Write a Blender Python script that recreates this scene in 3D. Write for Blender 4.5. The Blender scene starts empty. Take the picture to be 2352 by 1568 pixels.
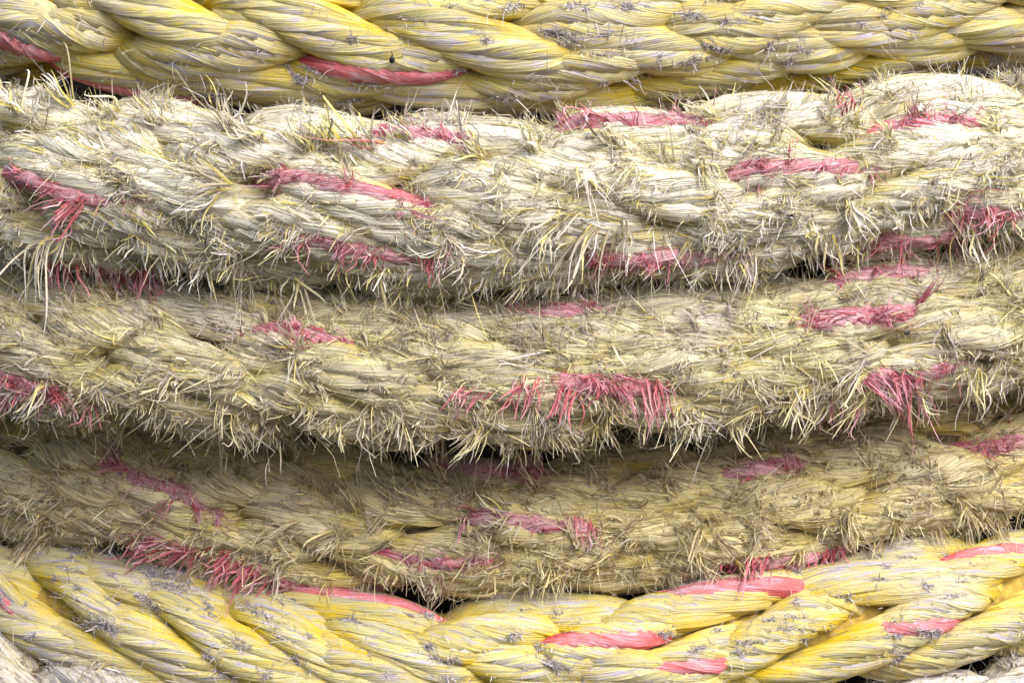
import bpy, math, random
import numpy as np
from mathutils import Vector

random.seed(7)
rng = np.random.default_rng(7)
scene = bpy.context.scene
R_ = math.radians

# ------------------------------------------------------------------ camera
# plan unit "p" = 1/2352 of the photograph's width, 0.2 mm on the coil's face
W_P, H_P = 2352.0, 1568.0
PX = 0.0002
RD = 0.50                      # radius of the coil (vertical axis behind the face)
AXIS_Y = RD
PITCH = R_(9.0)                # camera looks a little down on the coil
DIST = 1.15
cam_loc = np.array([0.0, -DIST * math.cos(PITCH), DIST * math.sin(PITCH)])
cam_d = bpy.data.cameras.new('camera')
cam = bpy.data.objects.new('camera', cam_d)
scene.collection.objects.link(cam)
cam.location = cam_loc
cam.rotation_euler = (math.pi / 2 - PITCH, 0, 0)
cam_d.sensor_width = 36.0
cam_d.lens = 36.0 * DIST / (W_P * PX)
cam_d.clip_start = 0.05
cam_d.clip_end = 100.0
scene.camera = cam
C_F = np.array([0, math.cos(PITCH), -math.sin(PITCH)])
C_R = np.array([1.0, 0, 0])
C_U = np.array([0, math.sin(PITCH), math.cos(PITCH)])

# ------------------------------------------------------------------ light
SUN_EL, SUN_AZ = R_(47), R_(42)          # azimuth: from the front, towards the right
sun_dir = np.array([math.cos(SUN_EL) * math.sin(SUN_AZ), -math.cos(SUN_EL) * math.cos(SUN_AZ), math.sin(SUN_EL)])
world = bpy.data.worlds.new('World')
scene.world = world
world.use_nodes = True
wn = world.node_tree
bg = wn.nodes['Background']
sky = wn.nodes.new('ShaderNodeTexSky')
sky.sky_type = 'NISHITA'
sky.sun_disc = False
sky.sun_elevation = SUN_EL
sky.sun_rotation = math.atan2(sun_dir[0], sun_dir[1])
sky.air_density = 1.0
sky.dust_density = 5.0
sky.ozone_density = 1.0
wn.links.new(sky.outputs[0], bg.inputs[0])
bg.inputs[1].default_value = 0.11
sd = bpy.data.lights.new('sun', 'SUN')
sd.energy = 1.9
sd.angle = R_(40)
sd.color = (1.0, 0.985, 0.985)
sun = bpy.data.objects.new('sun', sd)
scene.collection.objects.link(sun)
sun.rotation_euler = Vector(-sun_dir).to_track_quat('-Z', 'Y').to_euler()
sun.location = (0.5, -1.0, 1.5)

scene.view_settings.view_transform = 'Standard'
scene.view_settings.look = 'None'
scene.view_settings.gamma = 1.0
scene.view_settings.use_curve_mapping = False
scene.view_settings.exposure = 1.25
scene.render.engine = 'CYCLES'
scene.cycles.max_bounces = 6
scene.cycles.diffuse_bounces = 3
scene.cycles.transparent_max_bounces = 4

# ------------------------------------------------------------------ helpers
def unproject(px, py, rad):
    """pixel -> point on the vertical cylinder of the given radius (the wound face)"""
    ox = (px - W_P / 2) * PX
    oy = (H_P / 2 - py) * PX
    d = C_F[None] * DIST + C_R[None] * np.atleast_1d(ox)[:, None] + C_U[None] * np.atleast_1d(oy)[:, None]
    o = cam_loc - np.array([0, AXIS_Y, 0])
    a = d[:, 0] ** 2 + d[:, 1] ** 2
    b = 2 * (o[0] * d[:, 0] + o[1] * d[:, 1])
    c = o[0] ** 2 + o[1] ** 2 - rad ** 2
    t = (-b - np.sqrt(b * b - 4 * a * c)) / (2 * a)
    return cam_loc[None] + d * t[:, None]

def project(P):
    v = P - cam_loc
    z = v @ C_F
    return W_P / 2 + (v @ C_R) / z * DIST / PX, H_P / 2 - (v @ C_U) / z * DIST / PX

def norm(v):
    return v / np.maximum(np.linalg.norm(v, axis=-1, keepdims=True), 1e-12)

def lerp_rows(A, f):
    i = np.clip(np.floor(f).astype(int), 0, len(A) - 2)
    t = (f - i)[..., None]
    return A[i] * (1 - t) + A[i + 1] * t

def mesh_object(name, verts, quads, mat, parent=None, uv=None, cols=None, wear=None, smooth=True):
    me = bpy.data.meshes.new(name)
    verts = np.asarray(verts, dtype=np.float32).reshape(-1, 3)
    quads = np.asarray(quads, dtype=np.int32).reshape(-1, 4)
    n, f = len(verts), len(quads)
    me.vertices.add(n); me.vertices.foreach_set('co', verts.ravel())
    me.loops.add(f * 4); me.loops.foreach_set('vertex_index', quads.ravel())
    me.polygons.add(f)
    me.polygons.foreach_set('loop_start', np.arange(0, f * 4, 4, dtype=np.int32))
    me.polygons.foreach_set('loop_total', np.full(f, 4, dtype=np.int32))
    me.polygons.foreach_set('use_smooth', np.full(f, smooth, dtype=bool))
    if uv is not None:
        l = me.uv_layers.new(name='fibre')
        l.data.foreach_set('uv', np.asarray(uv, dtype=np.float32)[quads.ravel()].ravel())
    if cols is not None:
        a = me.attributes.new('tint', 'FLOAT_COLOR', 'POINT')
        c4 = np.ones((n, 4), dtype=np.float32); c4[:, :3] = np.asarray(cols).reshape(-1, 3)
        a.data.foreach_set('color', c4.ravel())
    if wear is not None:
        a = me.attributes.new('wear', 'FLOAT', 'POINT')
        a.data.foreach_set('value', np.asarray(wear, dtype=np.float32).ravel())
    me.update(calc_edges=True)
    me.materials.append(mat)
    o = bpy.data.objects.new(name, me)
    scene.collection.objects.link(o)
    if parent is not None:
        o.parent = parent
    return o

def warm(c, k=1.0):
    return (min(0.85, c[0]), c[1] * k, c[2] * 0.92)

def srgb(r, g, b):
    f = lambda c: (c / 255 / 12.92) if c / 255 <= 0.04045 else ((c / 255 + 0.055) / 1.055) ** 2.4
    return (f(r), f(g), f(b))

# ------------------------------------------------------------------ materials
def yarn_material(name, deep, faded, grime, wear_gain=1.0, grime_amt=0.45, streak=0.5, relief=0.75, patchy=0.55, scuff=0.3):
    """split-film fibre yarn: streaks along the lay, faded where handled, grime in patches"""
    m = bpy.data.materials.new(name); m.use_nodes = True
    nt = m.node_tree; N = nt.nodes; L = nt.links
    if name in ('grubby_yarn', 'tan_yarn'):
        deep, faded, grime = warm(deep), warm(faded), warm(grime)
    b = N['Principled BSDF']
    uv = N.new('ShaderNodeUVMap'); uv.uv_map = 'fibre'
    oi = N.new('ShaderNodeObjectInfo')
    cmb = N.new('ShaderNodeVectorMath'); cmb.operation = 'ADD'
    rnd = N.new('ShaderNodeCombineXYZ')
    mul = N.new('ShaderNodeMath'); mul.operation = 'MULTIPLY'; mul.inputs[1].default_value = 37.0
    L.new(oi.outputs['Random'], mul.inputs[0]); L.new(mul.outputs[0], rnd.inputs[2]); L.new(mul.outputs[0], rnd.inputs[0])
    L.new(uv.outputs[0], cmb.inputs[0]); L.new(rnd.outputs[0], cmb.inputs[1])
    def stretched(sx, sy, detail, rough=0.6):
        mp = N.new('ShaderNodeMapping'); mp.inputs['Scale'].default_value = (sx, sy, 1)
        L.new(cmb.outputs[0], mp.inputs['Vector'])
        t = N.new('ShaderNodeTexNoise'); t.inputs['Scale'].default_value = 1.0
        t.inputs['Detail'].default_value = detail; t.inputs['Roughness'].default_value = rough
        L.new(mp.outputs[0], t.inputs['Vector'])
        return t.outputs['Fac']
    fine = stretched(60, 2600, 3)
    mid = stretched(30, 900, 2)
    patch = stretched(55, 160, 3, 0.65)
    speck = stretched(220, 620, 3, 0.6)
    at = N.new('ShaderNodeAttribute'); at.attribute_name = 'wear'
    # fading = wear attribute + patchy noise
    def math_(op, a, b_, clamp=False):
        n = N.new('ShaderNodeMath'); n.operation = op; n.use_clamp = clamp
        for k, x in enumerate((a, b_)):
            if isinstance(x, (int, float)): n.inputs[k].default_value = x
            else: L.new(x, n.inputs[k])
        return n.outputs[0]
    w = math_('MULTIPLY', at.outputs['Fac'], wear_gain)
    p2 = math_('MULTIPLY', math_('SUBTRACT', patch, 0.5), 1.7)
    f2 = math_('MULTIPLY', math_('SUBTRACT', mid, 0.5), 1.5)
    fade = math_('ADD', math_('ADD', w, p2), f2, True)
    mx = N.new('ShaderNodeMix'); mx.data_type = 'RGBA'
    mx.inputs['A'].default_value = (*deep, 1); mx.inputs['B'].default_value = (*faded, 1)
    L.new(fade, mx.inputs['Factor'])
    # grime streaks
    rp = N.new('ShaderNodeValToRGB')
    rp.color_ramp.elements[0].position = 0.55; rp.color_ramp.elements[0].color = (0, 0, 0, 1)
    rp.color_ramp.elements[1].position = 0.72; rp.color_ramp.elements[1].color = (1, 1, 1, 1)
    L.new(speck, rp.inputs[0])
    g = math_('MULTIPLY', rp.outputs[0], grime_amt)
    mg = N.new('ShaderNodeMix'); mg.data_type = 'RGBA'
    L.new(g, mg.inputs['Factor']); L.new(mx.outputs['Result'], mg.inputs['A'])
    mg.inputs['B'].default_value = (*grime, 1)
    # ground-in greying in broad uneven patches
    tc = N.new('ShaderNodeTexCoord')
    big = N.new('ShaderNodeTexNoise'); big.inputs['Scale'].default_value = 17; big.inputs['Detail'].default_value = 4; big.inputs['Roughness'].default_value = 0.65
    L.new(tc.outputs['Object'], big.inputs['Vector'])
    rb_ = N.new('ShaderNodeValToRGB')
    rb_.color_ramp.elements[0].position = 0.46; rb_.color_ramp.elements[0].color = (0, 0, 0, 1)
    rb_.color_ramp.elements[1].position = 0.70; rb_.color_ramp.elements[1].color = (1, 1, 1, 1)
    L.new(big.outputs['Fac'], rb_.inputs[0])
    mb = N.new('ShaderNodeMix'); mb.data_type = 'RGBA'
    L.new(math_('MULTIPLY', rb_.outputs[0], patchy), mb.inputs['Factor'])
    L.new(mg.outputs['Result'], mb.inputs['A'])
    mb.inputs['B'].default_value = tuple(0.45 * f_ + 0.55 * g_ * 1.35 for f_, g_ in zip(faded, grime)) + (1,)
    # lengthwise scuffs on the handled crest of each yarn
    sc = stretched(70, 420, 4, 0.7)
    rc_ = N.new('ShaderNodeValToRGB')
    rc_.color_ramp.elements[0].position = 0.50; rc_.color_ramp.elements[0].color = (0, 0, 0, 1)
    rc_.color_ramp.elements[1].position = 0.60; rc_.color_ramp.elements[1].color = (1, 1, 1, 1)
    L.new(sc, rc_.inputs[0])
    crest = math_('MULTIPLY', math_('SUBTRACT', at.outputs['Fac'], 0.35, True), 1.9, True)
    mk = N.new('ShaderNodeMix'); mk.data_type = 'RGBA'
    L.new(math_('MULTIPLY', math_('MULTIPLY', rc_.outputs[0], crest), scuff), mk.inputs['Factor'])
    L.new(mb.outputs['Result'], mk.inputs['A']); mk.inputs['B'].default_value = (*[g_ * 1.25 for g_ in grime], 1)
    # fine fibre streaks, lighter and darker
    rs = N.new('ShaderNodeValToRGB')
    rs.color_ramp.elements[0].position = 0.30; rs.color_ramp.elements[0].color = (1 - streak,) * 3 + (1,)
    rs.color_ramp.elements[1].position = 0.56; rs.color_ramp.elements[1].color = (1.0, 1.0, 1.0, 1)
    L.new(fine, rs.inputs[0])
    ms = N.new('ShaderNodeMix'); ms.data_type = 'RGBA'; ms.blend_type = 'MULTIPLY'
    ms.inputs['Factor'].default_value = 1.0
    L.new(mk.outputs['Result'], ms.inputs['A']); L.new(rs.outputs[0], ms.inputs['B'])
    hv = N.new('ShaderNodeHueSaturation')
    L.new(ms.outputs['Result'], hv.inputs['Color'])
    L.new(math_('ADD', math_('MULTIPLY', oi.outputs['Random'], 0.22), 0.88), hv.inputs['Value'])
    L.new(hv.outputs[0], b.inputs['Base Color'])
    b.inputs['Roughness'].default_value = 0.62
    b.inputs['Specular IOR Level'].default_value = 0.35
    bp = N.new('ShaderNodeBump'); bp.inputs['Strength'].default_value = relief; bp.inputs['Distance'].default_value = 0.0011
    L.new(math_('ADD', fine, math_('MULTIPLY', mid, 1.2)), bp.inputs['Height'])
    L.new(bp.outputs[0], b.inputs['Normal'])
    return m

def fibre_material(name, trans=0.25):
    m = bpy.data.materials.new(name); m.use_nodes = True
    nt = m.node_tree; N = nt.nodes; L = nt.links
    out = N['Material Output']; b = N['Principled BSDF']
    at = N.new('ShaderNodeAttribute'); at.attribute_name = 'tint'
    tc = N.new('ShaderNodeTexCoord')
    nz = N.new('ShaderNodeTexNoise'); nz.inputs['Scale'].default_value = 900; nz.inputs['Detail'].default_value = 2
    L.new(tc.outputs['Object'], nz.inputs['Vector'])
    rp = N.new('ShaderNodeValToRGB')
    rp.color_ramp.elements[0].position = 0.3; rp.color_ramp.elements[0].color = (0.72, 0.72, 0.72, 1)
    rp.color_ramp.elements[1].position = 0.65; rp.color_ramp.elements[1].color = (1, 1, 1, 1)
    L.new(nz.outputs['Fac'], rp.inputs[0])
    mu = N.new('ShaderNodeMix'); mu.data_type = 'RGBA'; mu.blend_type = 'MULTIPLY'; mu.inputs['Factor'].default_value = 1
    L.new(at.outputs['Color'], mu.inputs['A']); L.new(rp.outputs[0], mu.inputs['B'])
    big = N.new('ShaderNodeTexNoise'); big.inputs['Scale'].default_value = 17; big.inputs['Detail'].default_value = 4; big.inputs['Roughness'].default_value = 0.65
    L.new(tc.outputs['Object'], big.inputs['Vector'])
    rg = N.new('ShaderNodeValToRGB')
    rg.color_ramp.elements[0].position = 0.46; rg.color_ramp.elements[0].color = (0, 0, 0, 1)
    rg.color_ramp.elements[1].position = 0.70; rg.color_ramp.elements[1].color = (0.45, 0.45, 0.45, 1)
    L.new(big.outputs['Fac'], rg.inputs[0])
    gy = N.new('ShaderNodeMix'); gy.data_type = 'RGBA'; gy.blend_type = 'MULTIPLY'
    L.new(rg.outputs[0], gy.inputs['Factor']); L.new(mu.outputs['Result'], gy.inputs['A'])
    gy.inputs['B'].default_value = (0.74, 0.74, 0.98, 1)
    mu = gy
    L.new(mu.outputs['Result'], b.inputs['Base Color'])
    b.inputs['Roughness'].default_value = 0.6
    b.inputs['Specular IOR Level'].default_value = 0.3
    tr = N.new('ShaderNodeBsdfTranslucent'); L.new(mu.outputs['Result'], tr.inputs['Color'])
    ms = N.new('ShaderNodeMixShader'); ms.inputs[0].default_value = trans
    L.new(b.outputs[0], ms.inputs[1]); L.new(tr.outputs[0], ms.inputs[2])
    L.new(ms.outputs[0], out.inputs['Surface'])
    return m

def dull_material(name, col, rough=0.8, scale=60, var=0.35):
    m = bpy.data.materials.new(name); m.use_nodes = True
    nt = m.node_tree; N = nt.nodes; L = nt.links
    b = N['Principled BSDF']
    tc = N.new('ShaderNodeTexCoord'); nz = N.new('ShaderNodeTexNoise')
    nz.inputs['Scale'].default_value = scale; nz.inputs['Detail'].default_value = 5
    L.new(tc.outputs['Object'], nz.inputs['Vector'])
    rp = N.new('ShaderNodeValToRGB')
    rp.color_ramp.elements[0].position = 0.3; rp.color_ramp.elements[0].color = tuple(c * (1 - var) for c in col) + (1,)
    rp.color_ramp.elements[1].position = 0.7; rp.color_ramp.elements[1].color = tuple(min(1, c * (1 + var)) for c in col) + (1,)
    L.new(nz.outputs['Fac'], rp.inputs[0]); L.new(rp.outputs[0], b.inputs['Base Color'])
    b.inputs['Roughness'].default_value = rough
    bp = N.new('ShaderNodeBump'); bp.inputs['Strength'].default_value = 0.4; bp.inputs['Distance'].default_value = 0.001
    L.new(nz.outputs['Fac'], bp.inputs['Height']); L.new(bp.outputs[0], b.inputs['Normal'])
    return m

GRIME = (0.33, 0.31, 0.365)
M = {
    'yellow':      yarn_material('yellow_yarn', (0.62, 0.44, 0.006), (0.54, 0.50, 0.24), GRIME, 0.85, 0.5, 0.40, 0.75, 0.6, 0.95),
    'cream':       yarn_material('bleached_yarn', (0.60, 0.50, 0.16), (0.74, 0.72, 0.57), (0.44, 0.41, 0.44), 1.15, 0.45, 0.58, 0.9, 0.6),
    'olive':       yarn_material('grubby_yarn', (0.54, 0.43, 0.11), (0.62, 0.57, 0.37), (0.34, 0.32, 0.36), 0.95, 0.5, 0.62, 0.9, 0.9),
    'tan':         yarn_material('tan_yarn', (0.64, 0.48, 0.11), (0.72, 0.63, 0.39), (0.45, 0.39, 0.34), 0.85, 0.45, 0.62, 0.9, 0.65),
    'grey':        yarn_material('greyed_yarn', (0.50, 0.44, 0.24), (0.60, 0.57, 0.52), (0.36, 0.34, 0.37), 0.9, 0.4, 0.45),
    'red':         yarn_material('red_yarn', (0.60, 0.065, 0.06), (0.62, 0.20, 0.21), (0.48, 0.34, 0.41), 0.85, 0.5, 0.4, 0.7, 0.3, 0.7),
    'pink':        yarn_material('faded_red_yarn', (0.50, 0.11, 0.13), (0.60, 0.31, 0.35), (0.54, 0.40, 0.44), 1.0, 0.5, 0.5, 0.8, 0.35, 0.5),
    'fibre':       fibre_material('loose_fibre', 0.22),
    'core':        dull_material('gap_shade_core', (0.10, 0.07, 0.03), 0.9, 220, 0.5),  # dark colour stands in for shadow in the gaps between strands
    'core_y':      dull_material('gap_shade_core_yellow', (0.30, 0.20, 0.03), 0.9, 220, 0.4),  # yellow core kept dark, recess shade put into the colour
    'drum':        dull_material('dark_gap_backing', (0.045, 0.037, 0.03), 0.75, 25, 0.5),  # added backing, shade of the gaps put into its dark colour
    'black':       dull_material('black_speck', (0.012, 0.011, 0.012), 0.5, 900, 0.4),
}

# ------------------------------------------------------------------ dark backing drum added behind the coil so its gaps read dark
ang = np.linspace(-0.75, 0.75, 61)
zz = np.linspace(-0.30, 0.30, 13)
rb = RD - 0.052
v = [(rb * math.sin(a), AXIS_Y - rb * math.cos(a), z) for z in zz for a in ang]
q = [(j * 61 + i, j * 61 + i + 1, (j + 1) * 61 + i + 1, (j + 1) * 61 + i) for j in range(12) for i in range(60)]
drum = mesh_object('drum', v, q, M['drum'])
drum['kind'] = 'structure'; drum['label'] = 'dark backing drum added behind the rope turns'; drum['category'] = 'drum'

# ------------------------------------------------------------------ ropes
X_S = np.arange(-420, 2780, 10.0)

def smooth_curve(pts):
    xs, ys = np.array([p[0] for p in pts], float), np.array([p[1] for p in pts], float)
    deg = min(4, len(pts) - 1)
    c = np.polyfit((xs - 1176) / 1176, ys, deg)
    return lambda x: np.polyval(c, (x - 1176) / 1176)

class Rope:
    pass

def make_rope(label, centre, rad, off, core):
    r = Rope()
    r.R = rad * PX
    f = smooth_curve(centre)
    r.cy = f
    r.C = unproject(X_S, f(X_S), RD + off)
    r.T = norm(np.gradient(r.C, axis=0))
    n = r.C.copy(); n[:, 1] -= AXIS_Y; n[:, 2] = 0
    n = norm(n); n = norm(n - (n * r.T).sum(1, keepdims=True) * r.T)
    r.N = n
    r.U = norm(np.cross(r.N, r.T) * -1)
    r.U *= np.sign(r.U[:, 2:3])
    r.S = np.concatenate([[0], np.cumsum(np.linalg.norm(np.diff(r.C, axis=0), axis=1))])
    base = bpy.data.objects.new('rope', None)
    base.empty_display_size = 0.02
    scene.collection.objects.link(base)
    base['label'] = label; base['category'] = 'rope'; base['group'] = 'rope turns wound on the drum'
    r.root = base
    r.strands = []; r.cand = []
    # inner core: fills the heart of the plait, coloured dark as gap shade
    k = 20
    th = np.linspace(0, 2 * np.pi, k, endpoint=False)
    sel = np.arange(0, len(X_S), 6)
    rr = r.R * 0.66
    V = r.C[sel][:, None] + rr * (np.sin(th)[None, :, None] * r.U[sel][:, None] + np.cos(th)[None, :, None] * r.N[sel][:, None])
    m = len(sel)
    Q = [(i * k + j, (i + 1) * k + j, (i + 1) * k + (j + 1) % k, i * k + (j + 1) % k) for i in range(m - 1) for j in range(k)]
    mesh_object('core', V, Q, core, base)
    return r

RINGS, SIDES = 20, 8
TH = np.linspace(0, 2 * np.pi, SIDES, endpoint=False)
QUADS = np.array([(i * (SIDES + 1) + j, (i + 1) * (SIDES + 1) + j, (i + 1) * (SIDES + 1) + j + 1, i * (SIDES + 1) + j + 1)
                  for i in range(RINGS - 1) for j in range(SIDES)])
TH1 = np.linspace(0, 2 * np.pi, SIDES + 1)

def find_angle(r, cx, cy):
    fi = np.interp(cx, X_S, np.arange(len(X_S)))
    a = np.radians(np.linspace(-88, 110, 200))
    c, n, u = (lerp_rows(A, np.array([fi]))[0] for A in (r.C, r.N, r.U))
    P = c + r.R * (np.sin(a)[:, None] * u + np.cos(a)[:, None] * n)
    x, y = project(P)
    facing = ((cam_loc - P) * (np.sin(a)[:, None] * u + np.cos(a)[:, None] * n)).sum(1) > 0
    cost = np.abs(y - cy) + (~facing) * 1e4
    return fi, a[np.argmin(cost)]

def add_strand(r, cx, cy, tilt, mat, red_mat, red=None, length=500, rs=60, yarn_ang=None, n_yarn=8, core=None, dive=1.0, ragged=0.0, dpow=3.2):
    """one visible float of a plaited strand: a twisted bundle of yarns arching over the rope's
    surface and diving under its neighbours at both ends"""
    if cx < -320 or cx > 2660 or cy < -110 or cy > 1740:
        return None            # never in view, not even from a step aside
    fi, a0 = find_angle(r, cx, cy)
    s0 = np.interp(fi, np.arange(len(X_S)), r.S)
    Lm, rad = length * PX, rs * PX
    u = np.linspace(-1, 1, RINGS)
    b = R_(tilt)
    s = s0 + math.cos(b) * Lm / 2 * u
    fidx = np.interp(s, r.S, np.arange(len(X_S)))
    bend = -0.05 * np.sin(u * 3.1)
    a = a0 + math.sin(b) * Lm / 2 * (u - bend) / r.R
    rho = r.R - rad * 0.70 - dive * rad * 1.35 * np.abs(u) ** dpow + rad * 0.06 * rng.normal()
    c, n, up = lerp_rows(r.C, fidx), norm(lerp_rows(r.N, fidx)), norm(lerp_rows(r.U, fidx))
    radial = np.sin(a)[:, None] * up + np.cos(a)[:, None] * n
    P = c + rho[:, None] * radial
    t = norm(np.gradient(P, axis=0))
    nn = norm(radial - (radial * t).sum(1, keepdims=True) * t)
    bb = np.cross(nn, t); bb *= np.sign((bb * up).sum(1, keepdims=True))
    ya = yarn_ang if yarn_ang is not None else (-7 if tilt > 0 else -6) + (5.0 * (cx - 1300) / 1300 if ragged else 0)
    gam = R_(ya - tilt)
    rc = rad * 0.62
    tau = math.tan(gam) / rc
    swell = 1.0 - 0.28 * np.abs(u) ** 3
    # strand part: the bundle's heart
    k = 8
    th = np.linspace(0, 2 * np.pi, k, endpoint=False)
    V = P[::2][:, None] + (rad * 0.62 * swell[::2])[:, None, None] * (0.7 * np.cos(th)[None, :, None] * nn[::2][:, None] + np.sin(th)[None, :, None] * bb[::2][:, None])
    m = len(V)
    Q = [(i * k + j, (i + 1) * k + j, (i + 1) * k + (j + 1) % k, i * k + (j + 1) % k) for i in range(m - 1) for j in range(k)]
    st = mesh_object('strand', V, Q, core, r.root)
    ry = rad * math.sin(math.pi / n_yarn) * (1.04 if ragged else 0.99)
    ph0 = rng.uniform(0, 2 * np.pi) if red is None else math.asin(max(-0.95, min(0.95, red)))
    arc = u * Lm / 2
    for j in range(n_yarn):
        ph = ph0 + 2 * np.pi * j / n_yarn + tau * arc + (0 if j == 0 and red is not None else rng.normal() * 0.05)
        wob = 0.05 * np.sin(u * rng.uniform(2, 5) + rng.uniform(0, 6))
        ph = ph + wob
        rcj = rc * swell * (1 + 0.06 * rng.normal())
        outw = (0.56 if ragged else 0.60) * np.cos(ph)[:, None] * nn + np.sin(ph)[:, None] * bb
        Y = P + rcj[:, None] * outw
        yt = norm(np.gradient(Y, axis=0))
        yo = norm(outw - (outw * yt).sum(1, keepdims=True) * yt)
        yb = np.cross(yt, yo)
        fat = ry * (1 + 0.06 * rng.normal()) * (1 + 0.07 * np.sin(u * rng.uniform(4, 9) + rng.uniform(0, 6)))
        is_red = red is not None and j == 0
        if is_red: fat = fat * 1.08
        lump = 1 + ragged * 0.10 * rng.normal(size=(RINGS, SIDES + 1)); lump[:, -1] = lump[:, 0]
        V = Y[:, None] + (fat[:, None] * lump)[..., None] * (0.92 * np.cos(TH1)[None, :, None] * yo[:, None] + 1.10 * np.sin(TH1)[None, :, None] * yb[:, None])
        crest = ((V - P[:, None]) * nn[:, None]).sum(-1) / (rad * 0.72)
        wear = np.clip(crest * 1.25 - 0.22, 0, 1) * (1 - 0.85 * np.abs(u[:, None]) ** 2.2)
        uvv = np.stack(np.broadcast_arrays((arc)[:, None], TH1[None] * ry + 0.35 * arc[:, None] * 0.15), -1)
        if wear.max() < 0.02 and (np.cos(ph) < 0.1).all():
            continue           # runs wholly inside the bundle
        mesh_object('yarn', V.reshape(-1, 3), QUADS, red_mat if is_red else mat, st, uv=uvv.reshape(-1, 2), wear=wear.ravel())
        # surface candidates for loose fibres
        Vn = norm(0.92 * np.cos(TH1)[None, :, None] * yo[:, None] + 1.10 * np.sin(TH1)[None, :, None] * yb[:, None])
        ok = (wear > 0.18) & ((Vn * norm(cam_loc - V)).sum(-1) > -0.45)
        if ok.any():
            Tt = np.broadcast_to(yt[:, None], V.shape)[ok]
            rad_dir = np.broadcast_to(radial[:, None], V.shape)[ok]
            up_c = np.broadcast_to(np.sin(a)[:, None], ok.shape)[ok]
            uu = np.broadcast_to(u[:, None], ok.shape)[ok]
            r.cand.append((V[ok], Vn[ok], Tt, rad_dir, up_c, np.full(ok.sum(), float(is_red)), uu))
        r.strands.append(None)
        r.yarns = getattr(r, 'yarns', [])
        r.yarns.append((Y, yo, yb, fat, is_red, wear, Vn))
    return st

# ---------------- loose fibre geometry (flat split-film ribbons)
def ribbons(P, S, Wd, col):
    """P (F,K,3) paths, S (F,K,3) side vectors, Wd (F,K) half widths, col (F,K,3)"""
    F, K = P.shape[:2]
    V = np.stack([P - S * Wd[..., None], P + S * Wd[..., None]], 2).reshape(-1, 3)
    c = np.repeat(col.reshape(-1, 3), 2, 0)
    b = (np.arange(F)[:, None] * K + np.arange(K - 1)[None]) * 2
    Q = np.stack([b, b + 1, b + 3, b + 2], -1).reshape(-1, 4)
    return V, Q, c

def fibre_paths(root, d0, nrm, length, curl, grav, K=7):
    F = len(root)
    t = np.linspace(0, 1, K)[None, :, None]
    a1 = rng.normal(size=(F, 1, 3)) * curl; a2 = rng.normal(size=(F, 1, 3)) * curl * 0.8
    w = rng.uniform(2.5, 6.5, (F, 1, 1)); ph = rng.uniform(0, 6.28, (F, 1, 1))
    g = np.array([0, 0, -1.0])[None, None] * np.asarray(grav).reshape(-1, 1, 1)
    L = length[:, None, None]
    P = root[:, None] + L * (t * d0[:, None] + t ** 2 * (a1 + g) + 0.12 * curl / 0.35 * t * np.sin(w * t + ph) * a2)
    T = norm(np.gradient(P, axis=1))
    side0 = np.cross(T, nrm[:, None] + 0.7 * rng.normal(size=(F, 1, 3)))
    return P, norm(side0)

def gather(r):
    return [np.concatenate([c[i] for c in r.cand]) for i in range(7)]

PAL = {  # root, tip choices for loose fibres; darkest pairs imitate shaded gaps
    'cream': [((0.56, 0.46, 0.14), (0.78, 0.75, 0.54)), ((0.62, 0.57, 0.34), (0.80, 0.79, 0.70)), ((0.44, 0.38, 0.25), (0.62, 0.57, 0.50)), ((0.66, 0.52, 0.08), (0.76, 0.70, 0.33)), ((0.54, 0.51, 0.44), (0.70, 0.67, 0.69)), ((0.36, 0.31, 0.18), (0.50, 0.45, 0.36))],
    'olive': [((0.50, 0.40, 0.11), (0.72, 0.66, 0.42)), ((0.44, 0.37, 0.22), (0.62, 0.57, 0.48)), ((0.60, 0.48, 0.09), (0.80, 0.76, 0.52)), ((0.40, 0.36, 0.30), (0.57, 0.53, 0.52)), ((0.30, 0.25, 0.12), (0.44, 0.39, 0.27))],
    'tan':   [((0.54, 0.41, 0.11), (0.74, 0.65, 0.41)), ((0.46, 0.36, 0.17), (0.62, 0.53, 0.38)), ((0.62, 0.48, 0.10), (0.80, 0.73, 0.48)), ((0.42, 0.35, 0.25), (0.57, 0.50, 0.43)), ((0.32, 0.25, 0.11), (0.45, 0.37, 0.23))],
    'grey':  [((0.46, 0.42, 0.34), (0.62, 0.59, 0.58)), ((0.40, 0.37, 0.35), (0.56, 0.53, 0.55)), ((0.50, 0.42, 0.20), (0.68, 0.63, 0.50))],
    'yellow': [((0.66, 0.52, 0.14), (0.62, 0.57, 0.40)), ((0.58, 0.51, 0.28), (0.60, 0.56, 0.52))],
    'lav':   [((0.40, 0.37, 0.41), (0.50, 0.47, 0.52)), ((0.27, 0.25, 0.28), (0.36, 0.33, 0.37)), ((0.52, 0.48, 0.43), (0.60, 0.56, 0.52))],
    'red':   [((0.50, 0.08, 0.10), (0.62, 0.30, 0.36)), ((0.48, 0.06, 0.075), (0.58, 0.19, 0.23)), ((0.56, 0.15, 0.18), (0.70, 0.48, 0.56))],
}

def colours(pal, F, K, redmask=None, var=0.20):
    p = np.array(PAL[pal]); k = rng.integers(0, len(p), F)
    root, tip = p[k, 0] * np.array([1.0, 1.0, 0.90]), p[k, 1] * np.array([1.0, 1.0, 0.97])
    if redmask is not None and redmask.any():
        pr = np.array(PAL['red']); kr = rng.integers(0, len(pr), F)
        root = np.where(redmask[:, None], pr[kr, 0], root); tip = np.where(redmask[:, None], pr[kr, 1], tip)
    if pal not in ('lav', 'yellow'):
        root = root * 0.94  # roots darkened, shade between the fibres put into their colour
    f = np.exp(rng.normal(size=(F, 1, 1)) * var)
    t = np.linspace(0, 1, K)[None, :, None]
    return np.clip((root[:, None] * (1 - t) + tip[:, None] * t) * f, 0, 0.85)

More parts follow.
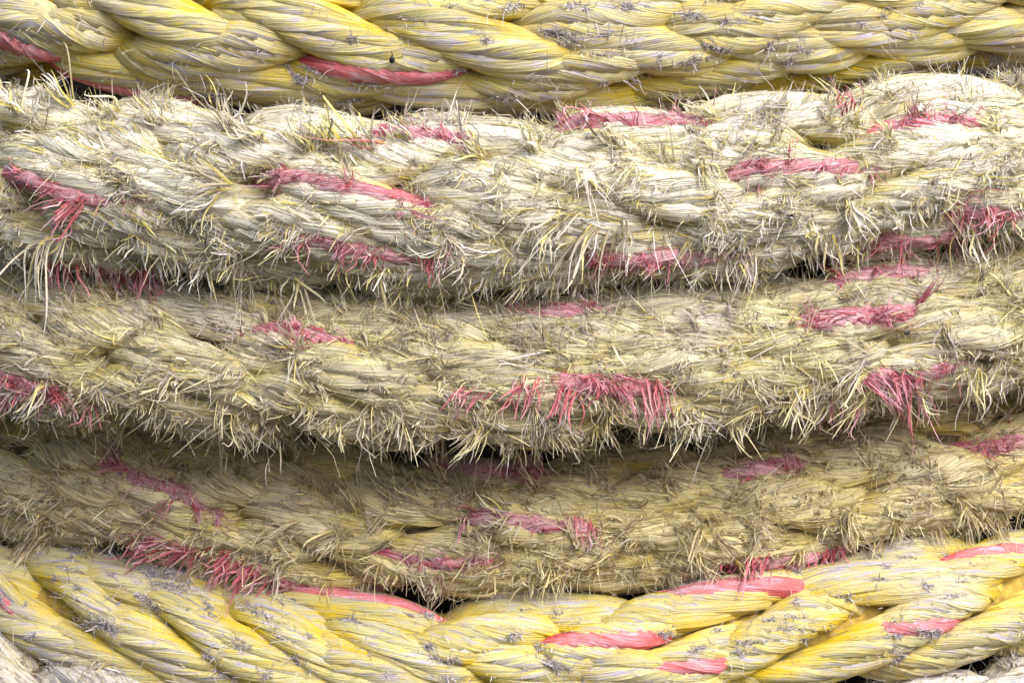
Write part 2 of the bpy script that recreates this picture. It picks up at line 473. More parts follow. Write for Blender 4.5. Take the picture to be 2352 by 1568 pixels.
def taper(F, K, w, tip=0.35):
    t = np.linspace(0, 1, K)[None]
    return w[:, None] * (1 - (1 - tip) * t ** 1.5)

def field(p, a, b, seed):
    return np.sin(p[:, 0] * a + seed) * np.sin(p[:, 2] * b + 1.7 * seed + p[:, 0] * a * 0.4) + 0.6 * np.sin(p[:, 0] * a * 2.3 - p[:, 2] * b * 0.8 + 2.9 * seed)

def loose_direction(idx, G, lead, spread, out=(0.15, 0.75)):
    """fibres are combed one way in patches; they stand up above the rope and hang below it"""
    pos, nrm, tan, rdl, upc, red, uu = (g[idx] for g in G)
    F = len(idx)
    tan = tan * np.sign(tan[:, :1] + 1e-9)          # towards +x
    k = field(pos, 23, 60, 3.0 * lead)
    sgn = np.where(k + rng.normal(size=F) * 0.35 < (lead - 0.5) * 3.0, -1.0, 1.0)[:, None]
    lean = field(pos, 31, 75, 1.0 + lead)
    vz = np.where(upc > 0.35, 0.75, np.where(upc < -0.1, -0.7, 0.55 * lean - 0.1)) * np.minimum(1, np.abs(upc) * 1.5 + 0.35)
    vert = np.zeros((F, 3)); vert[:, 2] = vz
    d = tan * sgn * rng.uniform(0.4, 1.0, (F, 1)) + rdl * rng.uniform(out[0], out[1], (F, 1)) + vert * rng.uniform(0.4, 1.1, (F, 1)) + rng.normal(size=(F, 3)) * spread
    return norm(d)

def surface_filaments(r, pal, per_yarn, lift=(0.01, 0.10), width=(0.5, 1.5), parent=None):
    """filaments that have worked loose but still lie along their yarn"""
    Ps, Ss, Ws, Cs = [], [], [], []
    K = 7
    for (Y, yo, yb, fat, is_red, wear, Vn) in r.yarns:
        front = wear.max(1) > 0.12
        if not front.any(): continue
        n = rng.poisson(per_yarn)
        if n == 0: continue
        ii = np.nonzero(front)[0]
        st = rng.choice(ii, n).astype(float)
        ln = rng.uniform(2.5, 7.5, n) * rng.choice([-1, 1], n)
        f = np.clip(st[:, None] + ln[:, None] * np.linspace(0, 1, K)[None], 0, RINGS - 1.001)
        psi = rng.uniform(-1.5, 1.5, n)[:, None] + rng.normal(size=(n, 1)) * 0.35 * np.linspace(0, 1, K)[None] ** 2 + 0.12 * np.sin(np.linspace(0, 1, K)[None] * rng.uniform(2, 8, (n, 1)))
        lf = 1.0 + rng.uniform(lift[0], lift[1], (n, 1)) * (0.3 + np.linspace(0, 1, K)[None] ** 2 * rng.uniform(0, 3.5, (n, 1)))
        c, o, b2 = lerp_rows(Y, f), norm(lerp_rows(yo, f)), norm(lerp_rows(yb, f))
        ft = np.interp(f, np.arange(RINGS), fat)
        dirn = 0.92 * np.cos(psi)[..., None] * o + 1.10 * np.sin(psi)[..., None] * b2
        P = c + (ft * lf)[..., None] * dirn
        T = norm(np.gradient(P, axis=1))
        S = norm(np.cross(T, norm(dirn) + 0.35 * rng.normal(size=(n, 1, 3))))
        Ps.append(P); Ss.append(S); Ws.append(taper(n, K, rng.uniform(width[0], width[1], n) * PX, 0.5))
        Cs.append(colours(pal, n, K, np.full(n, is_red)))
    V, Q, c = ribbons(np.concatenate(Ps), np.concatenate(Ss), np.concatenate(Ws), np.concatenate(Cs))
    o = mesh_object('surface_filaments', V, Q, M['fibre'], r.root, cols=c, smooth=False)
    o['kind'] = 'stuff'

def pick_weights(G, clump=1.0, seed=0.0, red_gain=1.0):
    p = G[0]
    n = np.sin(p[:, 0] * 71 + seed) * np.sin(p[:, 2] * 163 + seed * 2.1 + p[:, 0] * 37) + 0.6 * np.sin(p[:, 0] * 191 + p[:, 2] * 90 + seed * 3)
    face = np.clip((G[1] * norm(cam_loc - p)).sum(1), 0.18, 1.0)
    w = np.exp(clump * n) * (0.6 + np.abs(G[6]) ** 1.5 * 1.2) * face
    w = w * np.where(G[5] > 0.5, red_gain, 1.0)
    return w / w.sum()

def tuft_fibres(G, idx, pal, nf, L0, lead, spread, curl, grav, width, out, K=8):
    """locks of split film: idx = root of each lock, about nf ribbons each, splaying towards the tip"""
    T = len(idx)
    d = loose_direction(idx, G, lead, 0.28, out)
    pos, nrm, tan, rdl, upc, red, uu = (g[idx] for g in G)
    cnt = np.maximum(3, rng.poisson(nf * np.exp(rng.normal(size=T) * 0.4)))
    rp = np.repeat(np.arange(T), cnt)
    F = len(rp)
    bi = np.cross(tan, nrm)
    root = pos[rp] + tan[rp] * rng.normal(size=(F, 1)) * 9 * PX + bi[rp] * rng.normal(size=(F, 1)) * 4 * PX - nrm[rp] * rng.uniform(1, 5, (F, 1)) * PX
    wild = np.minimum(1.9, np.exp(rng.normal(size=T) * 0.6))
    cl_t = rng.normal(size=(T, 3)) * curl * wild[:, None]
    g_t = grav * np.where(upc > 0.35, 0.25, 1.0) * rng.uniform(0.4, 1.4, T)
    cl_t[:, 2] -= g_t
    Lt = L0 * np.minimum(1.7, np.exp(rng.normal(size=T) * 0.35))
    L = (Lt[rp] * rng.uniform(0.45, 1.15, F) * PX)[:, None, None]
    t = np.linspace(0, 1, K)[None, :, None]
    dd = norm(d[rp] + rng.normal(size=(F, 3)) * spread * 0.6)
    conv = rng.uniform(-0.2, 0.95, T)[rp][:, None, None]      # tips drawn together into a point, or splayed
    offs = (root - pos[rp])[:, None]
    sp = rng.normal(size=(F, 1, 3)) * spread * (0.7 + 0.5 * wild[rp][:, None, None]) * (1 - 0.75 * np.clip(conv, 0, 1))
    w = rng.uniform(3, 8, (F, 1, 1)); ph = rng.uniform(0, 6.28, (F, 1, 1)); ax = rng.normal(size=(F, 1, 3))
    P = root[:, None] - offs * t * conv + L * (t * dd[:, None] + t ** 2 * (cl_t[rp][:, None] + sp) + 0.17 * wild[rp][:, None, None] * t * (np.sin(w * t + ph) - np.sin(ph)) * ax)
    Tn = norm(np.gradient(P, axis=1))
    S = norm(np.cross(Tn, nrm[rp][:, None] + 0.55 * rng.normal(size=(F, 1, 3))))
    wd = rng.uniform(width[0], width[1], F) ** 1.0 * np.exp(rng.normal(size=F) * 0.3) * PX
    # film ribbons keep their width, then split to a point
    prof = np.interp(np.linspace(0, 1, K), [0, 0.25, 0.7, 1], [0.7, 1.0, 0.75, 0.3])[None]
    col = colours(pal, F, K, red[rp] > 0.5)
    col = col * np.exp(rng.normal(size=(T, 1, 1)) * 0.10)[rp]
    return P, S, wd[:, None] * prof, np.clip(col, 0, 0.86), rp

def fray(r, pal, n_loose, n_tufts_named, n_tufts, L0=46, lead=0.7, curl=0.28, grav=0.35, seed=0.0, fuzz=6000, red_gain=2.2, nf=8, out=(0.02, 0.62)):
    G = gather(r)
    N = len(G[0])
    w = pick_weights(G, 0.9, seed, red_gain)
    def mass(parts):
        K = 8
        V, Q, c, off = [], [], [], 0
        for p in parts:
            v_, q_, c_ = ribbons(*p)
            V.append(v_); Q.append(q_ + off); c.append(c_); off += len(v_)
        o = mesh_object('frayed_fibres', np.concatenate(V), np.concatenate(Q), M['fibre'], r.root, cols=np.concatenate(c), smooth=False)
        o['kind'] = 'stuff'
    parts = []
    # small locks, single fibres and fine fuzz: one mass
    idx = rng.choice(N, n_tufts, p=w)
    parts.append(tuft_fibres(G, idx, pal, nf, L0 * 0.62, lead, 0.26, curl * 1.25, grav, (0.6, 2.0), out, K=5)[:4])
    idx = rng.choice(N, n_loose)
    d = loose_direction(idx, G, lead, 0.5, (0.0, out[1] * 0.8))
    Ls = L0 * 0.5 * np.exp(rng.normal(size=n_loose) * 0.5) * PX
    P, S = fibre_paths(G[0][idx] - G[1][idx] * 2 * PX, d, G[1][idx], Ls, curl * 1.8, grav * rng.uniform(0.2, 1.2, n_loose))
    parts.append((P, S, taper(n_loose, 7, rng.uniform(0.5, 1.5, n_loose) * PX, 0.3), colours(pal, n_loose, 7, G[5][idx] > 0.5)))
    if fuzz:
        idx = rng.choice(N, fuzz, p=w)
        d = norm(G[1][idx] * 0.45 + G[2][idx] * rng.normal(size=(fuzz, 1)) + rng.normal(size=(fuzz, 3)) * 0.6)
        P, S = fibre_paths(G[0][idx], d, G[1][idx], rng.uniform(7, 26, fuzz) * PX, 1.0, 0.15 * np.ones(fuzz), K=5)
        parts.append((P, S, taper(fuzz, 5, rng.uniform(0.4, 1.0, fuzz) * PX, 0.5), colours(pal, fuzz, 5, G[5][idx] > 0.5)))
    mass(parts)
    # the locks that can be told apart: one part each
    if n_tufts_named:
        idx = rng.choice(N, n_tufts_named, p=w)
        P, S, Wd, C, rp = tuft_fibres(G, idx, pal, nf * 1.6, L0 * 1.05, lead, 0.24, curl * 1.2, grav, (0.8, 2.4), out)
        for t in range(n_tufts_named):
            m = rp == t
            V, Q, c = ribbons(P[m], S[m], Wd[m], C[m])
            mesh_object('fibre_tuft', V, Q, M['fibre'], r.root, cols=c, smooth=False)

def fuzz_clumps(r, n, seed, pal='lav', size=1.0):
    """small grey matted clumps rubbed up on the outermost yarns"""
    G = gather(r)
    w = np.where(np.abs(G[6]) < 0.75, 1.0, 0.05); w /= w.sum()
    px_, py_ = project(G[0])
    w = w * (np.hypot(px_ - 931, py_ - 130) > 45); w /= w.sum()
    for i in rng.choice(len(G[0]), n, p=w):
        big = rng.random() ** 2
        el = (4 + 30 * big) * rng.uniform(0.6, 1.3); wi = 2.5 + 6.5 * big * rng.uniform(0.3, 1.0)
        F = int(40 + 240 * big)
        tan = G[2][i]; nr = G[1][i]; bi = np.cross(tan, nr)
        skew = rng.normal() * 0.25
        along = rng.normal(size=(F, 1)) * el * (0.5 + rng.random((F, 1)))
        root = G[0][i] + tan * along * PX + bi * (rng.normal(size=(F, 1)) * wi + skew * along) * PX + nr * rng.uniform(-2.0, 1.6, (F, 1)) * PX
        d = norm(tan * rng.normal(size=(F, 1)) + bi * rng.normal(size=(F, 1)) * 0.6 + nr * rng.uniform(-0.15, 0.2, (F, 1)))
        P, S = fibre_paths(root, d, np.broadcast_to(nr, (F, 3)), rng.uniform(3, 10, F) * np.exp(rng.normal(size=F) * 0.3) * PX, 0.7, 0.05 * np.ones(F), K=4)
        V, Q, c = ribbons(P, S, taper(F, 4, rng.uniform(0.5, 1.5, F) * PX, 0.6), colours(pal, F, 4))
        mesh_object('fuzz_clump', V, Q, M['fibre'], r.root, cols=c, smooth=False)

def columns(r, cols, spacing, reds, x0=-260, x1=2620):
    """(offset from the centreline, tilt, phase) columns of floats; each red patch seen takes the nearest float"""
    out = []
    for (dy, tilt, ph) in cols:
        x = x0 + ph
        while x < x1:
            xj = x + rng.normal() * 12
            out.append([xj, float(r.cy(xj)) + dy + rng.normal() * 5, tilt + rng.normal() * 2, None])
            x += spacing
    for (rx, ry) in reds:
        best = min((c for c in out if c[3] is None), key=lambda c: ((c[0] - rx) / 1.5) ** 2 + ((c[1] - ry) * 1.3) ** 2)
        best[0] += max(-130, min(130, rx - best[0]))
        dy = ry - best[1]
        shift = math.copysign(max(0, abs(dy) - 26), dy)
        best[1] += shift
        best[3] = -(ry - best[1]) / 48.0
    return out

# ---- A: clean yellow rope above
A = make_rope('clean yellow plaited rope lying above the whitest frayed rope', [(0, -6), (470, 50), (900, 84), (1300, 64), (1900, 14), (2352, -36)], 205, -0.010, M['core_y'])
for (x, y, t, red) in [(-210, -25, -25, None), (90, 2, -25, None), (435, 28, -25, None), (770, 62, -25, None), (1105, 98, -25, None), (1436, 112, -24, None), (1712, 110, -23, None), (1988, 108, -21, None), (2250, 108, -19, None), (2520, 90, -18, None),
                       (-170, 60, 19, None), (160, 108, 17, -0.2), (535, 142, 19, None), (895, 180, 19, 0.12), (1262, 200, 19, None), (1590, 214, 19, None), (1900, 208, 19, None), (2210, 190, 19, None), (2480, 150, 19, None),
                       (375, 218, -15, -0.1), (700, 235, -15, None), (1060, 250, -15, None), (1400, 262, -15, None), (-20, 190, -15, None), (1750, 245, -15, None), (2080, 215, -15, 0.1), (2390, 178, -15, None), (-60, 150, -15, None), (550, 236, -15, None),
                       (1110, -14, 20, None), (1430, 6, 20, None), (1752, 14, 20, None), (2072, 24, 20, None), (2360, 28, 20, None),
                       (760, -50, 20, None), (420, -80, 20, None), (80, -100, 20, None), (900, -90, -22, None), (1300, -80, -22, None), (1600, -70, -22, None), (1900, -70, -22, None), (2220, -70, -22, None)]:
    add_strand(A, x, y, t, M['yellow'], M['red'], red, length=(620 if -26 < t < -17.5 else 540), rs=65, core=M['core_y'], dpow=4.2, yarn_ang=(-17 if x == 160 else None))

# ---- B: the thick, bleached, frayed rope
B = make_rope('thickest and whitest frayed rope, bleached cream with pink flecks', [(0, 402), (470, 434), (900, 464), (1300, 456), (1900, 398), (2352, 352)], 222, 0.010, M['core'])
for (x, y, t, red) in columns(B, [(-185, -18, 30), (-105, 19, 200), (-10, -22, 60), (90, 19, 240), (165, -16, 80), (208, 14, 240)], 335,
                              [(960, 292), (1460, 272), (2040, 265), (250, 440), (845, 430), (1780, 378), (2240, 487), (870, 572), (1500, 600), (2020, 552), (270, 612)]):
    add_strand(B, x, y, t, M['cream'], M['pink'], red, length=490, rs=66, core=M['core'], ragged=1.0)

# ---- C: grubby frayed rope below it
C = make_rope('olive grey frayed rope overhanging the dark gap with a hanging fringe', [(0, 796), (470, 834), (900, 856), (1300, 854), (1900, 790), (2352, 732)], 192, 0.013, M['core'])
for (x, y, t, red) in columns(C, [(-182, 14, 250), (-150, -16, 100), (-88, 19, 260), (0, -22, 100), (90, 19, 270), (150, -16, 120)], 330,
                              [(2010, 640), (730, 762), (1310, 715), (1930, 728), (140, 880), (1330, 885), (2000, 868)]):
    add_strand(C, x, y, t, M['olive'], M['pink'], red, length=470, rs=65, core=M['core'], ragged=1.0)

# ---- D: tan frayed rope, set back under C
D = make_rope('brown tan frayed rope set back beneath the hanging fringe', [(0, 1092), (470, 1154), (900, 1212), (1300, 1207), (1900, 1122), (2352, 1050)], 182, -0.022, M['core'])
for (x, y, t, red) in columns(D, [(-165, -16, 40), (-90, 19, 210), (0, -22, 40), (90, 19, 220), (150, -16, 60)], 330,
                              [(2280, 1015), (410, 1100), (1110, 1085), (1730, 1068), (1230, 1202), (500, 1265), (720, 1345), (980, 1286), (1770, 1295)]):
    add_strand(D, x, y, t, M['tan'], M['pink'], red, length=470, rs=65, core=M['core'], ragged=1.0)

for (x, y, t) in [(1520, 1112, 12), (960, 1140, 10), (300, 1120, 10)]:
    add_strand(D, x, y, t, M['tan'], M['pink'], None, length=440, rs=58, core=M['core'], ragged=1.0)

# ---- E: clean yellow rope below
E = make_rope('yellow plaited rope speckled with grey fuzz lying under the brown tan one', [(0, 1395), (470, 1470), (900, 1525), (1300, 1520), (1900, 1440), (2352, 1360)], 188, -0.006, M['core_y'])
for (x, y, t, red) in [(-150, 1290, -32, None), (78, 1350, -33, 0.1), (275, 1372, -32, None), (490, 1408, -32, None), (705, 1450, -31, None), (925, 1478, -29, None), (1190, 1528, -27, None), (1450, 1560, -25, None),
                       (-40, 1440, -24, None), (190, 1468, -24, None), (440, 1505, -24, None), (660, 1540, -24, None), (330, 1552, -18, None), (900, 1570, -22, None),
                       (1130, 1438, 22, None), (1415, 1442, 23, -0.68), (1745, 1446, 24, None), (2052, 1415, 24, -0.62), (2345, 1380, 24, None),
                       (800, 1362, -16, 0.0), (1270, 1375, -14, None), (1665, 1345, 10, 0.0), (1975, 1316, -12, None), (2235, 1258, 14, 0.0), (2480, 1240, -12, None),
                       (1480, 1562, 16, 0.7), (1850, 1540, 16, None), (2130, 1500, 16, None), (2400, 1465, 16, None),
                       (380, 1300, -25, None), (600, 1345, -24, None), (150, 1262, -25, None), (-30, 1235, -22, None), (260, 1285, -24, None), (2050, 1255, 12, None)]:
    add_strand(E, x, y, t, M['yellow'], M['red'], red, length=(540 if t > -28 else 470), rs=(62 if t > -28 else 50), core=M['core_y'], dpow=3.8,
               yarn_ang=(None if t > -28 else (-31 if x == 78 else -16)))

# ---- F: greyed frayed rope, the lowest turn seen in both lower corners
F_ = make_rope('greyed frayed rope showing only past the ends of the speckled yellow one', [(0, 1550), (400, 1702), (900, 1850), (1300, 1860), (1900, 1770), (2352, 1640)], 182, 0.012, M['core'])
for (x, y, t, red) in columns(F_, [(-160, -13, 40), (-90, 13, 210), (0, -18, 40)], 330, []):
    if x < 760 or x > 1850:
        add_strand(F_, x, y, t, M['grey'], M['pink'], red, length=470, rs=65, core=M['core'], ragged=1.0)

# ------------------------------------------------------------------ fibres
surface_filaments(A, 'yellow', 7, (0.0, 0.04), (0.4, 1.0))
surface_filaments(E, 'yellow', 7, (0.0, 0.04), (0.4, 1.0))
surface_filaments(B, 'cream', 30, (0.01, 0.14), (0.5, 1.5))
surface_filaments(C, 'olive', 30, (0.01, 0.10), (0.5, 1.6))
surface_filaments(D, 'tan', 30, (0.01, 0.10), (0.5, 1.6))
surface_filaments(F_, 'grey', 30, (0.01, 0.10), (0.5, 1.6))
fray(B, 'cream', 5000, 170, 4000, L0=39, lead=0.72, curl=0.42, grav=0.26, seed=1.0, fuzz=17000)
fray(C, 'olive', 5000, 170, 4000, L0=37, lead=0.58, curl=0.50, grav=0.36, seed=2.3, fuzz=17000)
fray(D, 'tan', 5000, 160, 4000, L0=35, lead=0.66, curl=0.48, grav=0.28, seed=4.1, fuzz=17000)
fray(F_, 'grey', 2500, 30, 450, L0=42, lead=0.75, curl=0.35, grav=0.30, seed=5.0, fuzz=3000)
fray(A, 'lav', 500, 0, 25, L0=26, lead=0.6, curl=0.45, grav=0.15, seed=6.0, fuzz=2600, nf=5, out=(0.02, 0.35), red_gain=0.2)
fray(E, 'lav', 600, 0, 40, L0=26, lead=0.6, curl=0.45, grav=0.15, seed=7.0, fuzz=2600, nf=5, out=(0.02, 0.35), red_gain=0.2)
fuzz_clumps(A, 210, 1)
fuzz_clumps(E, 240, 2)

# ------------------------------------------------------------------ locks and threads that stand out
def named_lock(r, x, y, dx, dy, length, n, pal, curl=(0, 0), spread=0.18, width=(1.0, 2.8), out=0.35, rootw=9, label=None, name='fibre_tuft', splay=0.5):
    """a lock rooted on the rope at (x, y), leaving along (dx, dy) of the coil's face, bending by curl"""
    fi, a = find_angle(r, x, y)
    c, nr, up, tg = (lerp_rows(A_, np.array([fi]))[0] for A_ in (r.C, r.N, r.U, r.T))
    rad = math.sin(a) * up + math.cos(a) * nr
    p = c + rad * r.R
    ez = np.array([0, 0, 1.0])
    d = norm(tg * dx + ez * -dy); d = norm(d + rad * out)
    cv = tg * curl[0] - ez * curl[1]
    K = 10
    t = np.linspace(0, 1, K)[None, :, None]
    root = p + tg * rng.normal(size=(n, 1)) * rootw * PX + np.cross(tg, rad) * rng.normal(size=(n, 1)) * rootw * 0.5 * PX - rad * rng.uniform(0, 6, (n, 1)) * PX
    dd = norm(d + rng.normal(size=(n, 3)) * spread)
    L = (length * rng.uniform(0.5, 1.1, n) * PX)[:, None, None]
    w = rng.uniform(3, 7, (n, 1, 1)); ph = rng.uniform(0, 6.28, (n, 1, 1)); ax = rng.normal(size=(n, 1, 3))
    P = root[:, None] + L * (t * dd[:, None] + t ** 2 * (cv + rng.normal(size=(n, 1, 3)) * spread * splay) + 0.15 * t * (np.sin(w * t + ph) - np.sin(ph)) * ax)
    T = norm(np.gradient(P, axis=1))
    S = norm(np.cross(T, rad + 0.5 * rng.normal(size=(n, 1, 3))))
    prof = np.interp(np.linspace(0, 1, K), [0, 0.25, 0.7, 1], [0.7, 1.0, 0.85, 0.2])[None]
    V, Q, col = ribbons(P, S, (rng.uniform(width[0], width[1], n) * PX)[:, None] * prof, colours(pal, n, K, var=0.12))
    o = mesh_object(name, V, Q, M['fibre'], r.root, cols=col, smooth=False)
    if label: o['label'] = label
    return o

# broom-like locks along the upper edge of the whitest rope
for (x, y, dx, dy, L, n) in [(70, 215, -0.5, -1, 70, 16), (130, 255, -0.8, -0.8, 90, 18), (225, 240, -0.8, -0.7, 90, 18), (330, 260, -0.8, -0.7, 80, 16), (420, 285, -0.5, -0.9, 80, 16), (585, 300, -0.5, -1, 110, 18),
                             (640, 330, -0.6, -0.8, 95, 18), (745, 345, -0.7, -0.8, 110, 22), (800, 330, -0.6, -0.9, 95, 18), (870, 340, -0.7, -0.7, 110, 20), (960, 320, -0.5, -0.8, 80, 14), (30, 300, -0.4, -1, 70, 14),
                             (1110, 360, -0.7, -0.7, 110, 20), (1230, 350, -0.5, -0.8, 90, 16), (1400, 330, -0.7, -0.6, 80, 14), (1620, 270, -0.8, -0.6, 80, 16), (1960, 330, -0.6, -0.7, 90, 16), (2180, 300, -0.5, -0.8, 80, 14), (2290, 330, -0.6, -0.7, 80, 14)]:
    named_lock(B, x, y, dx, dy, L, n, 'cream', curl=(rng.normal() * 0.15, 0.1 + rng.normal() * 0.12), spread=0.20, width=(1.0, 3.3), out=0.45)
for (x, y, dx, dy, L, n, cv) in [(600, 425, -1, -0.25, 130, 16, (0, 0.2)), (585, 440, -0.9, 0.5, 110, 12, (-0.1, 0.25)), (1350, 520, -0.7, 0.7, 130, 16, (0.1, 0.4)), (1300, 490, -1, 0.25, 150, 12, (0, 0.3)), (1260, 520, -0.8, 0.6, 80, 18, (0.2, 0.5)), (1400, 510, 0.1, 1, 100, 10, (-0.1, 0.2)),
                                 (540, 600, -0.2, 1, 90, 10, (0.1, 0.2)), (720, 640, 0.5, 1, 80, 12, (0.1, 0.2)), (1580, 380, -0.5, -0.2, 70, 22, (0.9, 1.2)), (1880, 470, -0.4, 0.4, 70, 26, (0.7, 0.3)), (1820, 540, -0.3, 0.8, 80, 18, (0.4, 0.2)), (30, 380, -0.2, -0.6, 70, 26, (0.5, 0.9)), (2120, 520, 0.4, 0.7, 90, 14, (0, 0.4))]:
    named_lock(B, x, y, dx, dy, L, n, 'cream', curl=cv, spread=0.25, width=(1.0, 3.2), out=0.4)
named_lock(B, 240, 545, -1, -0.15, 150, 16, 'cream', curl=(0.45, 1.15), spread=0.16, width=(1.4, 3.4), out=0.45, label='curled cream lock looping over itself')
for (r, x, y, dx, dy, L, n, cv, lb) in [(B, 290, 470, -0.6, 0.8, 75, 22, (-0.2, 0.2), 'pink lock trailing off a red yarn'), (B, 205, 600, -0.1, 1, 70, 26, (0.2, 0.2), 'red lock hanging over the gap'), (B, 385, 625, 0.1, 1, 62, 30, (0.1, 0.3), 'pair of red locks hanging over the gap'),
                                        (B, 1890, 262, -0.1, -1, 80, 14, (-0.15, 0.1), 'red lock standing up'), (B, 2315, 185, -0.2, -1, 115, 44, (-0.1, 0.0), 'red spray standing up against the yellow rope'), (B, 1010, 595, 0.0, 1, 45, 12, (0, 0.2), None),
                                        (C, 1205, 860, -0.4, 0.9, 75, 34, (0, 0.3), 'pink fringe hanging off a red yarn'), (C, 1300, 890, -0.5, 0.8, 60, 24, (0, 0.3), None), (C, 1470, 885, 0.0, 1, 75, 30, (0.05, 0.3), 'pink lock hanging straight down'), (C, 1100, 895, -0.9, 0.6, 70, 20, (0, 0.2), None),
                                        (C, 2010, 880, 0.5, 0.9, 130, 8, (-0.1, 0.4), 'long red strands dangling'), (C, 1900, 930, 0.05, 1, 60, 8, (0, 0.2), None), (C, 280, 925, 0.3, 1, 55, 12, (0, 0.2), None), (C, 2000, 860, -0.2, 0.5, 50, 30, (0.3, 0.4), None),
                                        (D, 590, 1275, -0.7, 0.7, 85, 40, (0, 0.2), 'bright red splayed brush of fibres'), (D, 690, 1325, -0.8, 0.5, 80, 26, (0, 0.2), None), (D, 430, 1252, -0.9, 0.3, 85, 24, (0, 0.1), None), (D, 510, 1265, -0.9, 0.35, 80, 26, (0, 0.1), None), (D, 650, 1300, -0.8, 0.6, 80, 30, (0, 0.2), None), (D, 770, 1350, -0.8, 0.5, 80, 26, (0, 0.2), None), (C, 60, 850, 0.9, 0.35, 80, 24, (0, 0.0), None), (C, 130, 875, 0.9, 0.35, 80, 26, (0, 0.0), None), (C, 210, 900, 0.9, 0.35, 80, 24, (0, 0.0), None), (D, 1680, 1285, -0.5, 0.8, 80, 34, (0, 0.3), 'red fringe draped over the yellow rope'), (D, 1850, 1262, -0.2, 1, 70, 20, (0, 0.2), None), (D, 1330, 1205, 0.1, 0.8, 50, 18, (0, 0.3), None)]:
    named_lock(r, x, y, dx, dy, L, n, 'red', curl=cv, spread=0.22, width=(0.9, 2.7), out=0.4, rootw=16, label=lb)
# fringe of C over the dark gap, combed down
x = 60
while x < 2300:
    y = float(C.cy(x)) + rng.uniform(75, 140)
    named_lock(C, x, y, rng.normal() * 0.6 - 0.3, rng.uniform(0.5, 1), rng.uniform(30, 85), int(rng.uniform(10, 34)), 'olive', curl=(rng.normal() * 0.5, 0.15 + rng.normal() * 0.25), spread=0.34, width=(0.6, 2.2), out=0.45)
    x += rng.uniform(26, 150)
# fringe of D swept to the left over the yellow rope
x = 120
while x < 2300:
    y = float(D.cy(x)) + rng.uniform(70, 135)
    k = -1.0 if x < 1500 else -0.2
    named_lock(D, x, y, k + rng.normal() * 0.4, rng.uniform(0.5, 0.9), rng.uniform(32, 85), int(rng.uniform(10, 34)), 'tan', curl=(rng.normal() * 0.4, 0.15 + rng.normal() * 0.2), spread=0.30, width=(0.6, 2.1), out=0.4)
    x += rng.uniform(28, 130)
# locks on the faces of C and D
for (r, pal, x, y, dx, dy, L, n, cv) in [(C, 'cream', 720, 800, -0.9, -0.4, 110, 10, (0.1, 0.1)), (C, 'cream', 735, 805, 0.1, -0.9, 80, 9, (0.1, 0.1)), (C, 'cream', 720, 810, -0.3, 1, 80, 10, (0, 0.2)), (C, 'olive', 1260, 800, -0.1, -1, 110, 16, (0.1, 0.1)), (C, 'cream', 1240, 815, -1, 0.1, 130, 8, (0, 0.0)), (C, 'cream', 205, 880, -0.7, 0.8, 100, 14, (0, 0.2)),
                                         (C, 'cream', 150, 890, -0.8, 0.8, 90, 10, (0, 0.2)), (C, 'olive', 1900, 850, -1, 0.3, 110, 24, (0, 0.2)), (C, 'olive', 1780, 900, -0.8, 0.7, 90, 24, (0, 0.2)), (C, 'olive', 2150, 850, -0.4, 0.9, 90, 20, (0, 0.3)), (C, 'olive', 2250, 700, -0.8, -0.7, 90, 20, (0, 0.1)), (C, 'olive', 2090, 740, -0.4, 0.6, 60, 26, (0.6, 0.5)),
                                         (D, 'cream', 1170, 1180, -0.7, -0.8, 80, 10, (0, 0.1)), (D, 'cream', 1190, 1190, -1, 0.3, 80, 10, (0, 0.1)), (D, 'tan', 830, 1220, -0.7, 0.6, 80, 26, (0, 0.3)), (D, 'tan', 1880, 1180, -0.3, 0.6, 70, 26, (0.4, 0.3)), (D, 'tan', 2150, 1220, -0.3, 1, 110, 26, (0, 0.3)), (D, 'cream', 2180, 1240, 0.2, 1, 80, 8, (0, 0.3)), (D, 'tan', 2200, 960, -0.6, -0.4, 70, 26, (0.5, 0.4)), (D, 'tan', 160, 1240, -0.8, 0.5, 90, 24, (0, 0.3)),
                                         (E, 'cream', 330, 1520, -0.9, 0.4, 85, 18, (0, 0.1)), (E, 'cream', 90, 1440, -0.6, 0.8, 110, 7, (0, 0.1))]:
    named_lock(r, x, y, dx, dy, L, n, pal, curl=cv, spread=0.22, width=(0.9, 2.7), out=0.4)
named_lock(C, 678, 1015, 0.02, 1, 125, 2, 'cream', curl=(0, 0.05), spread=0.03, width=(1.0, 1.4), out=0.6, rootw=2, name='hanging_thread', label='single long thread hanging over the gap')
named_lock(B, 160, 640, 0.15, 1, 110, 3, 'olive', curl=(0.1, 0.1), spread=0.06, width=(1.2, 1.8), out=0.35, rootw=3, name='hanging_thread')

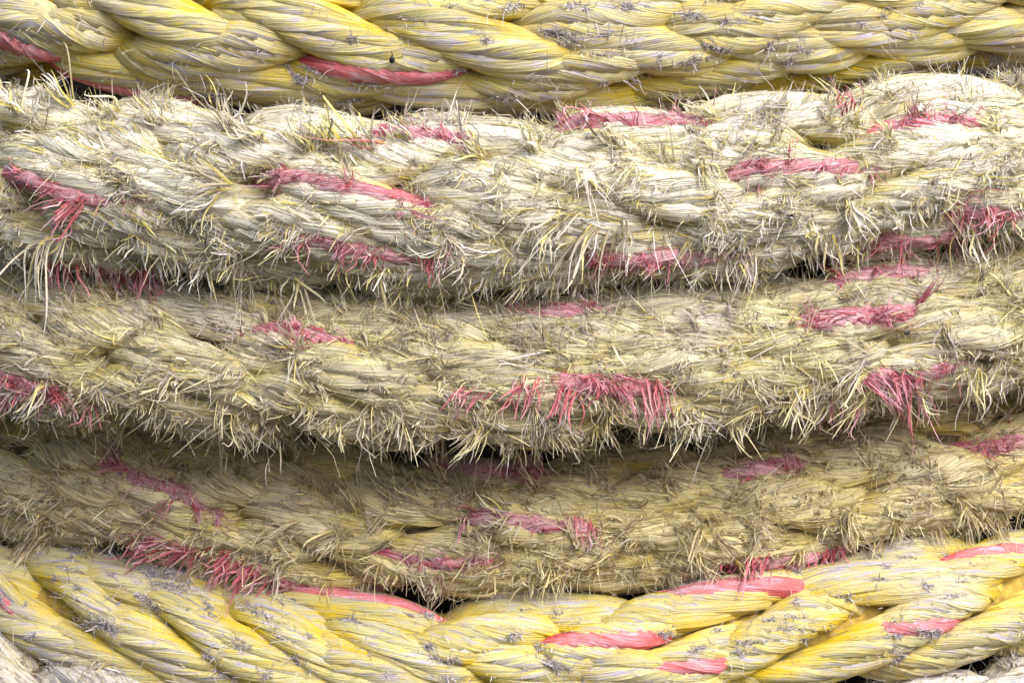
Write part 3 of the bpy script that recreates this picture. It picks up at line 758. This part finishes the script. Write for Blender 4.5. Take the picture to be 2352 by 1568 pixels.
# ------------------------------------------------------------------ small dark specks caught on the ropes
def seed(r, x, y, size, stretch, ang, stalk, label):
    fi, a = find_angle(r, x, y)
    c, nr, up, tg = (lerp_rows(A_, np.array([fi]))[0] for A_ in (r.C, r.N, r.U, r.T))
    rad = math.sin(a) * up + math.cos(a) * nr
    b2 = norm(np.cross(tg, rad)); b2 *= np.sign(b2[2])
    ax = math.cos(ang) * tg + math.sin(ang) * b2; ay = np.cross(rad, ax)
    p = c + rad * (r.R + size * 0.9 * PX)
    K, S_ = 9, 10
    V = []
    for i in range(K):
        f = i / (K - 1); zc = (f - 0.5) * 2 * stretch
        w = math.sin(math.pi * min(1, f * 0.93 + 0.03)) ** 0.75 * (1 - 0.35 * f)
        for j in range(S_):
            q_ = 2 * math.pi * j / S_
            V.append(p + size * PX * (ax * zc + w * (1 + 0.12 * math.sin(3 * q_)) * (ay * math.cos(q_) + rad * 0.7 * math.sin(q_))))
    Q = [(i * S_ + j, i * S_ + (j + 1) % S_, (i + 1) * S_ + (j + 1) % S_, (i + 1) * S_ + j) for i in range(K - 1) for j in range(S_)]
    root = bpy.data.objects.new('seed', None); scene.collection.objects.link(root)
    root.empty_display_size = 0.005
    root['label'] = label; root['category'] = 'seed'; root['group'] = 'dark specks caught on the ropes'
    mesh_object('seed_body', V, Q, M['black'], root)
    if stalk:
        V = []
        for i in range(6):
            f = i / 5
            cpt = p + size * PX * (ax * (stretch * 0.8 + f * 1.6) + ay * 0.25 * f * f + rad * 0.3 * f)
            for j in range(5):
                q_ = 2 * math.pi * j / 5
                V.append(cpt + size * PX * 0.16 * (1 - 0.4 * f) * (ay * math.cos(q_) + rad * math.sin(q_)))
        Q = [(i * 5 + j, i * 5 + (j + 1) % 5, (i + 1) * 5 + (j + 1) % 5, (i + 1) * 5 + j) for i in range(5) for j in range(5)]
        mesh_object('stalk', V, Q, M['black'], root)

seed(A, 931, 134, 8, 1.1, R_(85), True, 'black seed with a short stalk stuck above the red patch')
seed(C, 1996, 764, 6, 1.5, R_(12), False, 'slim dark speck beneath a red yarn on a frayed rope')
seed(E, 2318, 1404, 7, 1.6, R_(100), False, 'rough black speck on the speckled yellow rope')
